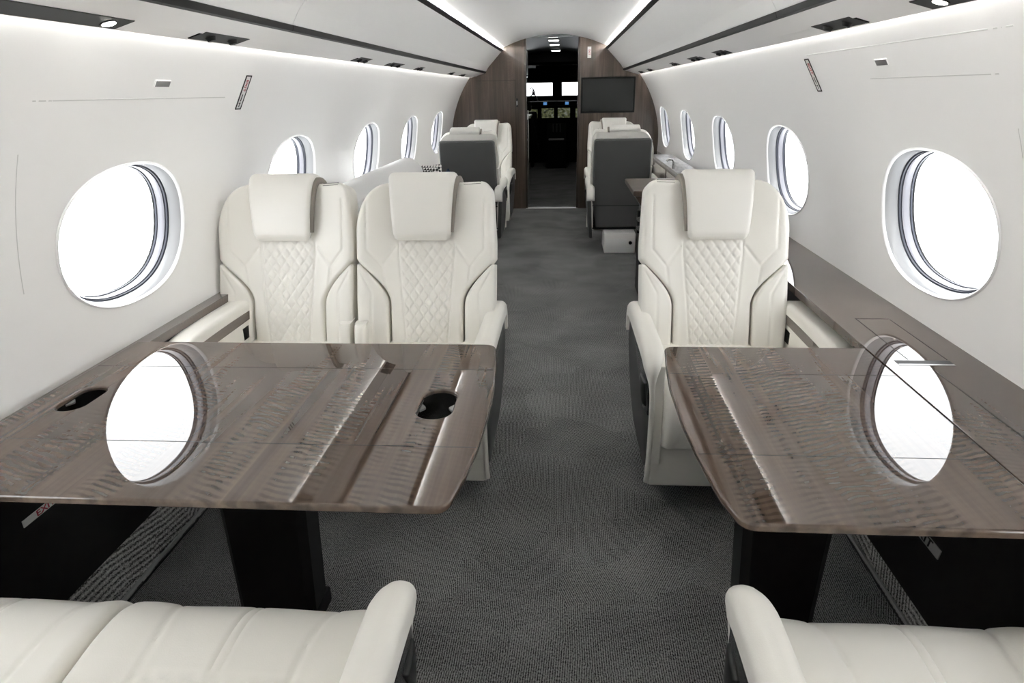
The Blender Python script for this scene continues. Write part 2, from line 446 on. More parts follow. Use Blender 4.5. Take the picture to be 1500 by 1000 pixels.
# carpet kick strips, black lower panels and veneer ledges
PT = {-1: 1.240, 1: 1.205}
STR = {-1: (1.171, .022, 1.235, .14), 1: (1.078, .022, 1.106, .062)}
for s, nm in ((-1, 'left'), (1, 'right')):
    xi, zi, xo, zo = STR[s]
    mb = MB(); mb.loft([[(s * x, y, z) for x, z in ((xi + .004, zi - .02), (xi + .001, zi), (xi + .006, zi + .006), (xo, zo), (xo, zo - .03))] for y in (Y0, Y1 - .02)])
    MB().loft([[(s * x, y, z) for x, z in ((xi + .003, 0), (xi + .003, zi - .002), (xo, zo - .012), (xo, 0))] for y in (Y0, Y1 - .02)]).build('baseboard_shadow_riser_' + nm, M['blackp'], smooth=20)  # added riser, coloured black to paint the shadow below the strip
    tag(bpy.data.objects['baseboard_shadow_riser_' + nm], 'riser under the carpeted kick strip, black in place of its shadow', 'baseboard', kind='structure')
    tag(mb.build('baseboard_' + nm, M['strip'], smooth=20), 'carpeted kick strip along the foot of the side wall', 'baseboard', kind='structure')
    mb = MB(); mb.box(s * xi - .004, s * xi + .004, Y0, Y1 - .02, zi - .002, zi + .010, .002)
    tag(mb.build('trim_kick_edge_' + nm, M['grey']), 'thin grey edge of the kick strip', 'trim', kind='structure')
    spans = ((Y0, Y1 - .02, 0),) if s < 0 else ((Y0, 3.45, 0), (3.45, 7.30, 1), (7.30, Y1 - .02, 0))
    for k, (y_a, y_b, rec) in enumerate(spans):
        pr = ((xo - .005, zo - .03), (PT[s], .655), (1.27, .655), (1.27, zo - .03)) if not rec else ((1.24, 0), (1.24, .70), (1.275, .70), (1.275, 0))
        mb = MB(); mb.loft([[(s * x, y, z) for x, z in pr] for y in (y_a, y_b)])
        tag(mb.build('wall_lower_' + nm, M['blackp'], smooth=20), 'black lower side panel below the ledge', 'wall', kind='structure')
    # ledge
    xin = 1.215 if s < 0 else 1.02
    mb = MB()
    zl = .676 if s < 0 else .6995
    xin = 1.222 if s < 0 else 1.0085
    for (y_a, y_b) in (((Y0, Y1 - .02),) if s < 0 else ((Y0, 3.45), (7.30, Y1 - .02))):
        mb.box(min(s * xin, s * 1.29), max(s * xin, s * 1.29), y_a, y_b, zl - .03, zl, .002)
    led = tag(mb.build('trim_ledge_' + nm, M['ledge'] if s < 0 else M['ledger'], smooth=30), 'brown veneer side ledge under the windows', 'trim', kind='structure')
    if s > 0:
        # lid outline and slot in the ledge
        for (x0, x1, y0, y1) in ((1.085, 1.087, 1.80, 2.16), (1.190, 1.192, 1.80, 2.15), (1.087, 1.19, 2.155, 2.157), (1.118, 1.121, .4, 1.72)):
            MB().box(x0, x1, y0, y1, zl - .002, zl + .0006).build('lid_seam', M['black'], led)
        MB().box(1.045, 1.192, 1.765, 1.792, zl - .002, zl + .0008, .0003).build('lid_slot', M['black'], led)
        MB().box(1.045, 1.192, 1.757, 1.766, zl - .002, zl + .0010, .0003).build('slot_edge', M['pull'], led)

# aft wall closing the cabin behind the camera
mb = MB(); mb.box(-1.38, 1.38, Y0 - .05, Y0, 0, 2.2)
tag(mb.build('wall_back', M['wall']), 'white rear bulkhead behind the camera', 'wall', kind='structure')

# overhead bins
def bin_profile(s):
    return dict(door=[(.822, 1.652), (.800, 1.688), (.765, 1.735), (.72, 1.786), (.675, 1.830), (.628, 1.868)])
for s, nm in ((-1, 'left'), (1, 'right')):
    for bi, (ya, yb) in enumerate(((Y0, 2.50), (2.504, Y1 - .004))):
        where = 'long forward section' if bi else 'near section over the tables'
        root = empty('overhead_bin', (s * .85, (ya + yb) / 2, 1.6)); tag(root, 'white overhead bin, %s, above the %s' % (where, 'double seats' if s < 0 else 'single seats'), 'overhead bin')
        o0 = Vector(root.location)
        def ext(pts, y0=ya, y1=yb): return [[(s * x - o0.x, y - o0.y, z - o0.z) for x, z in pts] for y in (y0, y1)]
        d = bin_profile(s)['door']; inner = [(x + .022, z + .014) for x, z in reversed(d)]
        MB().loft(ext(d + inner)).build('door', M['bin'], root, smooth=50)
        MB().loft(ext([(.842, 1.630), (.824, 1.632), (.818, 1.650), (.836, 1.655)])).build('lower_strip', M['black'], root, smooth=20)
        MB().loft(ext([(.630, 1.866), (.605, 1.878), (.603, 1.884), (.632, 1.880)])).build('upper_strip', M['black'], root, smooth=20)
        MB().loft(ext([(.632, 1.868), (.65, 1.862), (.79, 1.812), (.99, 1.70), (.99, 1.66), (.86, 1.648), (.83, 1.66)])).build('body', M['bin'], root, smooth=20)
    # service panel under the bin
    mb = MB(); mb.loft([[(s * x, y, z) for x, z in ((1.008, 1.584), (.952, 1.601), (.948, 1.598), (.915, 1.610), (.838, 1.632), (.845, 1.650), (1.0, 1.606))] for y in (Y0, Y1 - .002)])
    tag(mb.build('trim_service_panel_' + nm, M['psu'], smooth=15), 'white service panel under the overhead bins', 'trim', kind='structure')
    # LED strips
    mb = MB(); mb.loft([[(s * x, y, z) for x, z in ((.655, 1.864), (.790, 1.816), (.791, 1.820), (.656, 1.868))] for y in (Y0, Y1 - .01)])
    tag(mb.build('cove_light', M['cove'], smooth=0), 'white LED strip in the ceiling cove above the bins, %s' % ('over the double seats' if s < 0 else 'over the single seats'), 'light strip')
    mb = MB(); mb.loft([[(s * x, y, z) for x, z in ((.990, 1.617), (1.010, 1.611), (1.011, 1.614), (.991, 1.620))] for y in (Y0, Y1 - .01)])
    tag(mb.build('wall_wash_light', M['cove2'], smooth=0), 'white LED strip washing the top of the wall, %s' % ('above the double seats' if s < 0 else 'above the single seats'), 'light strip')

# service items under the bins
def psu_pt(s, x, y, d=0):   # on the service panel, d below it
    nx, nz = -.0, -1
    z = 1.601 + (.952 - x) * (.031 / .114) if x < .952 else 1.584 + (1.008 - x) * (.017 / .056)
    return Vector((s * x, y, z - d))
TILT = math.atan2(.031, .114)
def psu_frame(s, x, y):
    z = 1.584 + (1.008 - x) * (.048 / .17)
    return Matrix.Translation((s * x, y, z)) @ Matrix.Rotation(s * math.atan2(.048, .17), 4, 'Y')
def reading_panel(s, y0, y1, lamp_y, label):
    root = empty('reading_light_panel'); root.matrix_world = psu_frame(s, .968, (y0 + y1) / 2); L = (y1 - y0) / 2
    tag(root, label, 'reading light', 'reading light panels')
    MB().box(-.032, .032, -L, L, -.004, .006, .003).build('panel', M['black'], root)
    if lamp_y is not None:
        ly = lamp_y - (y0 + y1) / 2
        MB().cyl((0, ly, -.006), .021, .006, n=24).build('lamp_ring', M['black'], root)
        MB().cyl((0, ly, -.0075), .016, .003, n=24).build('lamp_lens', M['lamp'], root)
        MB().cyl((0, -L * .3, -.0065), .012, .006, n=20).build('button', M['chrome'], root)
    return root
def air_vent(s, y0, y1, label):
    root = empty('air_vent_panel'); root.matrix_world = psu_frame(s, .966, (y0 + y1) / 2); L = (y1 - y0) / 2
    tag(root, label, 'air vent', 'air vent panels')
    MB().box(-.032, .032, -L, L, -.003, .006, .003).build('panel', M['black'], root)
    for k in (-.45, .5):
        g = MB(); g.cyl((0, k * L, -.014), .012, .014, n=20, r2=.018); g.build('nozzle', M['black'], root)
    return root
reading_panel(-1, .95, 1.755, 1.69, 'long black reading light strip with lit lamp over the left table')
reading_panel(1, 1.05, 1.83, 1.74, 'long black reading light strip with lit lamp over the right table')
for y0, y1, w in ((2.10, 2.40, 'above and beside the left exit placard'), (3.72, 3.95, 'just past the second left window'), (4.42, 4.75, 'long one above the third left window'), (5.28, 5.45, 'between the third and fourth left windows'), (6.80, 6.96, 'between the fourth and fifth left windows'), (7.55, 7.75, 'last one before the left wooden bulkhead')):
    air_vent(-1, y0, y1, 'small black air vent panel, ' + w)
for y0, y1, w in ((2.18, 2.50, 'above the right exit placard'), (3.85, 4.10, 'just past the second right window'), (4.55, 4.90, 'long one short of the third right window'), (5.52, 5.70, 'just past the third right window'), (7.05, 7.25, 'between the fourth and fifth right windows'), (7.85, 8.05, 'last one before the monitor bulkhead')):
    air_vent(1, y0, y1, 'small black air vent panel, ' + w)

# text
def text_mesh(name, body, size, mat, parent, Mx, align='CENTER', ext=.0004, xs=1.0):
    cu = bpy.data.curves.new('t', 'FONT'); cu.body = body; cu.size = size; cu.align_x = align; cu.align_y = 'CENTER'; cu.extrude = ext; cu.offset = size * .018
    to = bpy.data.objects.new('t', cu); COL.objects.link(to)
    dg = bpy.context.evaluated_depsgraph_get(); me = bpy.data.meshes.new_from_object(to.evaluated_get(dg))
    bpy.data.objects.remove(to); bpy.data.curves.remove(cu)
    me.transform(Mx @ Matrix.Diagonal((xs, 1, 1, 1))); me.materials.clear(); me.materials.append(mat); me.name = name
    o = bpy.data.objects.new(name, me); COL.objects.link(o); o.parent = parent
    return o
# wall placards (vertical, black bordered)
def wall_frame(s, y, z, d=.0):
    """local X along +Y for the right... : x runs along the wall as read from inside, y up the wall, z into the cabin"""
    th = math.asin((z - CZ) / RR)
    n = Vector((-s * math.cos(th), 0, -math.sin(th))); upv = Vector((-s * math.sin(th), 0, math.cos(th)))
    xv = upv.cross(n)
    p = Vector((s * (RR - d) * math.cos(th), y, CZ + (RR - d) * math.sin(th)))
    return Matrix(((xv.x, upv.x, n.x, p.x), (xv.y, upv.y, n.y, p.y), (xv.z, upv.z, n.z, p.z), (0, 0, 0, 1)))
for s, y, z, lab in ((-1, 2.683, 1.437, 'upright white exit placard with black border on the left wall'), (1, 2.922, 1.459, 'upright white exit placard with black border on the right wall')):
    root = empty('exit_placard'); root.matrix_world = wall_frame(s, y, z, .001)
    tag(root, lab, 'placard')
    w, h = .023, .070
    MB().box(-w, w, -h, h, -.002, .002, .001).build('plate', M['placard'], root)
    f = MB(); b_ = .0045
    f.box(-w, -w + b_, -h, h, .001, .0035); f.box(w - b_, w, -h, h, .001, .0035); f.box(-w, w, -h, -h + b_, .001, .0035); f.box(-w, w, h - b_, h, .001, .0035)
    f.build('border', M['black'], root, smooth=0)
    for k, ch in enumerate('EXIT'):
        pass
    text_mesh('lettering', 'EXIT', .024, M['red'], root, Matrix.Translation((0, .028, .0025)) @ Matrix.Rotation(-PI / 2 * 1, 4, 'Z'))
    mk = MB(); mk.box(-.004, .002, -.036, -.008, .002, .0028); mk.box(-.010, .006, -.045, -.042, .002, .0028); mk.box(-.003, .002, -.060, -.043, .002, .0028)
    mk.build('arrow', M['black'], root, smooth=0)
# recessed pull handles
for s, y, z, lab in ((-1, 2.11, 1.463, 'small recessed metal pull on the left wall above the first window'), (1, 2.295, 1.483, 'small recessed metal pull on the right wall above the first window')):
    root = empty('wall_pull'); root.matrix_world = wall_frame(s, y, z, .0005); tag(root, lab, 'handle')
    MB().box(-.042, .046, -.012, .012, -.004, .0015, .005, 3).build('bezel', M['wall'], root)
    MB().box(-.036, .040, -.0095, .0095, .000, .003, .003, 3).build('flap', M['pull'] , root)
# hairline hatch seams on the walls
for s, nm, (ya, yb, zt, za) in ((-1, 'left', (1.57, 2.55, 1.42, .95)), (1, 'right', (1.71, 2.42, 1.437, 1.25))):
    wl = bpy.data.objects['wall_' + nm]
    sm = MB()
    def hair(p, q, w=.0012):
        n_ = 24; ring = []
        for i in range(n_ + 1):
            f = i / n_; y = p[0] + (q[0] - p[0]) * f; z = p[1] + (q[1] - p[1]) * f; th = math.asin((z - CZ) / RR)
            if abs(q[0] - p[0]) > abs(q[1] - p[1]): ring.append([wall_pt(s, y, th - w, -.0006), wall_pt(s, y, th + w, -.0006), wall_pt(s, y, th + w, .001), wall_pt(s, y, th - w, .001)])
            else: ring.append([wall_pt(s, y - w, th, -.0006), wall_pt(s, y + w, th, -.0006), wall_pt(s, y + w, th, .001), wall_pt(s, y - w, th, .001)])
        sm.loft(ring)
    hair((ya + .02, zt), (yb, zt)); hair((ya, zt - .12), (ya, za))
    if s > 0:
        hair((1.62, 1.53), (2.9, 1.53))
    sm.build('panel_seam', simple('seam_grey', (.60, .60, .59), .5), wl, smooth=0)
# low EXIT placards on the black side panels
for s, y0, y1, z, xx, lab in ((-1, 1.3235, 1.49, .4155, 1.2015, 'white EXIT placard with red letters on the black side panel under the left table'), (1, 1.545, 1.71, .238, 1.098, 'narrow EXIT placard on the black side panel under the right table')):
    # panel slopes from (xo,zo) to (1.205,.655)
    xi, zi, xo, zo = STR[s]
    t = (z - (zo - .03)) / (.655 - zo + .03); xp = (xo - .005) + (PT[s] - xo + .005) * t
    sl = math.atan2(PT[s] - xo + .005, .655 - zo + .03)
    upv = Vector((s * math.sin(sl), 0, math.cos(sl))); nn = Vector((-s * math.cos(sl), 0, math.sin(sl))); xv = upv.cross(nn)
    p = Vector((s * xp, (y0 + y1) / 2, z)) + nn * .001
    root = empty('floor_exit_placard'); root.matrix_world = Matrix(((xv.x, upv.x, nn.x, p.x), (xv.y, upv.y, nn.y, p.y), (xv.z, upv.z, nn.z, p.z), (0, 0, 0, 1)))
    tag(root, lab, 'placard'); L = (y1 - y0) / 2; h = .0095 if s < 0 else .014
    MB().box(-L, L, -h, h, -.001, .002, .0005).build('plate', M['placard'] if s < 0 else M['grey'], root)  # right plate grey: shade under the table put into its colour
    text_mesh('lettering', 'EXIT', h * 2.35, M['red'] if s < 0 else M['black'], root, Matrix.Translation((-.006, 0, .0022)), xs=1.45 if s < 0 else 1.5)

# ------------------------------------------------------------------ forward bulkhead
mb = MB()
def arch(n=60):
    pts = []
    for i in range(n + 1):
        t = -.22 + (PI + .44) * i / n
        pts.append((1.36 * math.cos(t), .80 + 1.33 * math.sin(t)))
    return pts
DL, DR = -.355, .308
for (xa, xb, nm) in ((-1.34, DL, 'left'), (DR, 1.34, 'right')):
    xs = np.linspace(xa, xb, 30); topz = [.80 + 1.33 * math.sqrt(max(0, 1 - (x / 1.36) ** 2)) for x in xs]
    ring0 = [(xs[0], 0)] + [(x, z) for x, z in zip(xs, topz)] + [(xs[-1], 0)]
    mb = MB(); mb.loft([[(x, y, z) for x, z in ring0] for y in (Y1, Y1 + .05)])
    wb = tag(mb.build('wall_front_' + nm, M['bulk'], smooth=20), 'dark brown veneer forward bulkhead panel', 'wall', kind='structure')
    if nm == 'left':
        ln = MB(); ln.box(-.95, -.47, Y1 - .0006, Y1, 1.545, 1.548); ln.box(-.47, -.467, Y1 - .0006, Y1, .3, 1.548)
        ln.build('panel_seam', M['black'], wb, smooth=0)
mb = MB(); xs = np.linspace(DL, DR, 14); ring0 = [(DL, 1.985)] + [(x, .80 + 1.33 * math.sqrt(1 - (x / 1.36) ** 2)) for x in xs] + [(DR, 1.985)]
ring0 = [(x, min(z, 2.13)) for x, z in ring0]
mb.loft([[(x, y, z + (.03 if 0 < i < len(ring0) - 1 else .03)) for i, (x, z) in enumerate(ring0)] for y in (Y1, Y1 + .05)])
tag(mb.build('wall_front_header', M['corrceil'], smooth=20), 'grey header over the forward doorway', 'wall', kind='structure')
door = empty('door_1', (0, Y1, 0)); tag(door, 'open forward doorway with dark polished jambs', 'doorway', kind='structure')
MB().box(DL - .002, DL + .022, -.006, .07, 0, 2.01, .003).build('jamb', simple('jamb_dark', (.05, .04, .033), .2, coat=.4), door)
MB().box(DR - .022, DR + .002, -.006, .07, 0, 2.01, .003).build('jamb', bpy.data.materials['jamb_dark'], door)
MB().box(DL, DR, -.03, .05, .0, .006, .002).build('threshold', M['sill'], door)
MB().box(DL + .030, DL + .040, .02, .06, .05, 1.2, .003).build('edge_strip', M['chrome'], door)
# door latch on the left bulkhead
root = empty('bulkhead_latch', (-.452, Y1 - .001, 1.29)); tag(root, 'small metal latch on the left wooden bulkhead', 'latch')
MB().box(-.010, .010, -.012, .002, -.05, .05, .004).build('plate', M['black'], root)
MB().box(-.004, .006, -.022, -.010, -.03, .02, .003).build('lever', M['chrome'], root)
# monitor
root = empty('monitor', (.650, Y1 - .001, 1.358)); tag(root, 'black flat monitor on the right wooden bulkhead', 'monitor')
MB().box(-.325, .325, -.03, 0, -.203, .203, .006).build('bezel', M['black'], root)
MB().box(-.302, .302, -.033, -.028, -.180, .180, .001).build('screen', M['screen'], root)
# placard on right bulkhead
root = empty('notice_plate', (.418, Y1 - .001, 1.838)); tag(root, 'small upright white notice plate on the right bulkhead', 'placard')
MB().box(-.022, .022, -.004, 0, -.062, .062, .001).build('plate', M['placard'], root)
text_mesh('lettering', 'EXIT', .030, M['red'], root, Matrix.Translation((0, -.0045, 0)) @ Matrix.Rotation(PI / 2, 4, 'X') @ Matrix.Rotation(-PI / 2, 4, 'Z'))

# corridor and cockpit
YC = 13.0; YE = 15.4
for s, nm, x in ((-1, 'left', -.62), (1, 'right', .45)):
    mb = MB(); mb.box(min(x, x + s * .06), max(x, x + s * .06), Y1 + .05, YC, 0, 2.15)
    tag(mb.build('wall_corridor_' + nm, M['ckpt'], smooth=0), 'dark corridor wall ahead of the doorway', 'wall', kind='structure')
    mb = MB(); mb.box(min(s * 1.15, s * 1.2), max(s * 1.15, s * 1.2), YC, YE, 0, 2.1)
    tag(mb.build('wall_cockpit_' + nm, M['ckpt'], smooth=0), 'dark cockpit side wall', 'wall', kind='structure')
    mb = MB(); mb.box(min(x, s * 1.2), max(x, s * 1.2), YC - .04, YC, 0, 2.1)
    tag(mb.build('wall_cockpit_rear_' + nm, M['ckpt'], smooth=0), 'dark wall between corridor and cockpit', 'wall', kind='structure')
mb = MB(); mb.box(-1.2, 1.2, YC - .04, YC, 1.86, 2.25)
tag(mb.build('wall_cockpit_header', M['ckpt'], smooth=0), 'dark wall above the cockpit entrance', 'wall', kind='structure')
mb = MB(); n = 16
pr = [(-.68 + 1.2 * i / n, 2.03 + .05 * math.cos((i / n - .5) * PI)) for i in range(n + 1)]
mb.loft([[(x, y, z) for x, z in pr + [(.52, 2.2), (-.68, 2.2)]] for y in (Y1 + .05, YC - .04)])
tag(mb.build('ceiling_corridor', M['corrceil']), 'grey corridor ceiling', 'ceiling', kind='structure')
mb = MB(); mb.box(-1.2, 1.2, YC - .04, YE, 1.86, 1.9)
tag(mb.build('ceiling_cockpit', M['ckpt']), 'black cockpit ceiling', 'ceiling', kind='structure')
for k, y in enumerate((9.25, 9.95, 10.9, 12.5)):
    root = empty('corridor_downlight', (-.025, y, 2.072)); tag(root, '%s of the four white corridor downlights beyond the doorway' % ('nearest', 'second', 'third', 'farthest')[k], 'downlight', 'corridor downlights')
    w_ = (.062, .066, .066, .072)[k]
    MB().box(-w_ - .012, w_ + .012, -.10, .10, -.012, .006, .004).build('frame', M['grey'], root)
    MB().box(-w_, w_, -.088, .088, -.016, -.008, .003).build('lens', emit_mat('downlight_lens', (1, .98, .94), 5) if k == 0 else bpy.data.materials['downlight_lens'], root)
# galley unit on the left of the corridor
root = empty('galley_cabinet', (-.50, 10.2, 0)); tag(root, 'dark galley cabinet on the left of the forward corridor', 'cabinet')
MB().box(-.11, .10, -.9, .9, 0, 1.05, .01).build('body', M['gloss'], root)
MB().box(-.11, .12, -.92, .92, 1.05, 1.08, .006).build('worktop', M['grey'], root)
MB().box(-.11, .06, -.9, .9, 1.62, 2.02, .01).build('upper_cabinet', M['gloss'], root)
for k in range(3):
    MB().box(.058, .066, -.85 + k * .58, -.32 + k * .58, 1.65, 1.98, .003).build('upper_door', M['cabinwall'], root)
MB().tube([(.085, -.55, .82), (.115, -.55, .80), (.115, -.55, .55), (.085, -.55, .53)], .006).build('handle', M['chrome'], root)
root = empty('galley_rack', (-.47, 9.0, 1.62)); tag(root, 'dark glossy rack of crockery high on the left of the corridor', 'rack')
MB().box(-.12, .11, -.25, .25, .0, .02, .004).build('shelf', M['gloss'], root)
MB().box(-.13, -.12, -.25, .25, .0, .32, .003).build('back_panel', M['gloss'], root)
for k in range(3):
    MB().cyl((.03, -.16 + k * .15, .02), .035, .10, n=16, r2=.05).build('cup', M['grey'], root)
# cockpit windshield wall with openings
wmb = MB()
zs0, zs1 = 1.315, 1.585
for (x0, x1, z0, z1) in ((-1.2, 1.2, 0, zs0), (-1.2, 1.2, zs1, 1.9), (-.105, .06, zs0, zs1), (-1.2, -1.05, zs0, zs1), (1.0, 1.2, zs0, zs1)):
    wmb.box(x0, x1, 15.0, 15.06, z0, z1)
tag(wmb.build('wall_cockpit_front', M['ckpt'], smooth=0), 'black cockpit front wall round the windshields', 'wall', kind='structure')
for k, (x0, x1) in enumerate(((-1.05, -.105), (.06, 1.0))):
    wcount += 1
    root = empty('window_%d' % wcount, ((x0 + x1) / 2, 15.0, (zs0 + zs1) / 2)); tag(root, 'cockpit windshield pane', 'window', kind='structure'); w_ = (x1 - x0) / 2
    MB().box(-w_, w_, .02, .03, -.14, .14).build('pane', M['pane'], root)
    f = MB(); f.box(-w_, w_, -.01, .02, -.145, -.125); f.box(-w_, w_, -.01, .02, .125, .145); f.box(-w_, -w_ + .02, -.01, .02, -.14, .14); f.box(w_ - .02, w_, -.01, .02, -.14, .14)
    f.build('frame', M['cabinwall'], root, smooth=0)
root = empty('instrument_panel', (-.02, 14.5, 0)); tag(root, 'dark cockpit instrument panel with lit green displays', 'instrument panel')
MB().box(-1.0, 1.0, 0, .45, .0, 1.13, .02).build('panel', M['ckpt'], root)
MB().box(-1.05, 1.05, -.14, .45, 1.13, 1.22, .03).build('glare_shield', M['ckpt'], root)
def display(name, cols, st):
    m, nt, b = new_mat(name); tc = nt.nodes.new('ShaderNodeTexCoord')
    f = noise(nt, mapping(nt, tc.outputs['Object'], scale=(14, 14, 22)), 1.0, 3, .7)
    c = ramp(nt, f, [(.40, cols[0]), (.52, cols[1]), (.66, cols[2])])
    nt.links.new(c, b.inputs['Emission Color']); b.inputs['Emission Strength'].default_value = st
    b.inputs['Base Color'].default_value = (.01, .01, .01, 1); b.inputs['Roughness'].default_value = .2
    return m
dsp = display('flight_display', ((.02, .025, .02), (.12, .13, .05), (.25, .27, .26)), .2)
for x in (-.19, .14):
    MB().box(x - .125, x + .125, -.012, .002, .895, 1.085, .004).build('display', dsp, root)
for x in (-.52, .50):
    MB().box(x - .12, x + .12, -.012, .002, .90, 1.07, .004).build('display', dsp, root)
blue = simple('blue_display', (.02, .04, .08), .3, emit=((.10, .28, .60), .28))
for x in (-.24, .20):
    MB().box(x - .035, x + .035, -.152, -.138, 1.15, 1.205, .003).build('guidance_display', blue, root)
root = empty('centre_pedestal', (-.02, 13.74, 0)); tag(root, 'dark throttle pedestal between the crew seats', 'pedestal')
MB().loft([[(-.19, -.35, 0), (.19, -.35, 0), (.19, .6, 0), (-.19, .6, 0)], [(-.19, -.35, .52), (.19, -.35, .52), (.19, .6, .80), (-.19, .6, .80)]]).build('body', M['ckpt'], root, smooth=20)
MB().box(-.15, .15, -.33, -.28, .50, .56, .012).build('armrest', M['grey'], root)
for x in (-.07, 0.0, .07):
    MB().box(x - .012, x + .012, .10, .16, .62, .80, .008).build('throttle_lever', M['cabinwall'], root)
root = empty('switch_console', (0, 14.2, 1.62)); tag(root, 'black overhead switch panel above the windshield', 'switch panel')
MB().loft([[(-.42, -.5, .03), (.42, -.5, .03), (.42, .6, .12), (-.42, .6, .12)], [(-.42, -.5, .26), (.42, -.5, .26), (.42, .6, .26), (-.42, .6, .26)]]).build('panel', M['ckpt'], root, smooth=20)
for i in range(3):
    for j in range(5):
        MB().box(-.30 + j * .14, -.22 + j * .14, -.512, -.498, .06 + i * .06, .09 + i * .06, .003).build('switch', M['ckpt'], root)
for s, nm in ((-1, 'left'), (1, 'right')):
    root = empty('crew_seat', (s * .62, 13.6, 0)); tag(root, 'black crew seat on the %s of the throttle pedestal' % ('left' if s < 0 else 'right'), 'crew seat')
    MB().box(-.24, .24, -.05, .45, .30, .45, .04, 3).build('seat', M['ckpt'], root)
    MB().box(-.23, .23, -.16, -.04, .42, 1.05, .04, 3).build('backrest', M['ckpt'], root)
    MB().box(-.12, .12, -.15, -.05, 1.06, 1.24, .03, 3).build('headrest', M['ckpt'], root)
    MB().box(-.15, .15, 0, .35, 0, .30, .02).build('base', M['ckpt'], root)
root = empty('headset', (-.48, 14.6, 1.254)); tag(root, 'black headset hanging in the left windshield', 'headset')
MB().tube([(-.10, 0, .20), (-.06, 0, .23), (-.02, 0, .19), (.0, 0, .10), (.05, 0, .0), (.07, 0, -.02)], .014).build('band', M['black'], root)
MB().tube([(-.03, 0, .20), (-.05, 0, .10), (-.10, 0, .05)], .012).build('boom', M['black'], root)
MB().box(-.05, .01, -.02, .02, .08, .15, .015).build('ear_cup', M['black'], root)

# ------------------------------------------------------------------ seats
AL = math.radians(15.0); YB, ZBK = .445, .43; VT = .685
CMESH = {}
def smooth01(t):
    t = min(1, max(0, t)); return t * t * (3 - 2 * t)
def seg_d(u, v, p, q):
    px, py = q[0] - p[0], q[1] - p[1]; t = ((u - p[0]) * px + (v - p[1]) * py) / (px * px + py * py); t = min(1, max(0, t))
    return math.hypot(u - p[0] - t * px, v - p[1] - t * py)
def groove(u, v, segs, w=.0045, d=.004):
    g = 0
    for p, q in segs:
        if abs(u - (p[0] + q[0]) / 2) > abs(p[0] - q[0]) / 2 + .015 or abs(v - (p[1] + q[1]) / 2) > abs(p[1] - q[1]) / 2 + .015: continue
        x = seg_d(u, v, p, q) / w
        if x < 3: g = max(g, d * math.exp(-x * x))
    return g
def quilt(u, v, p=.0195, q=.056, A=.40, h=.0050):
    k0 = int(math.floor(u / p)); best = 9
    for k in range(k0 - 1, k0 + 3):
        sgn = 1 if k % 2 == 0 else -1
        uk = p * k + sgn * A * p * math.sin(2 * PI * v / q)
        slope = A * p * 2 * PI / q * math.cos(2 * PI * v / q)
        best = min(best, abs(u - uk) / math.sqrt(1 + slope * slope))
    x = min(1, best / (p * .42)); return h * (math.sin(x * PI / 2))
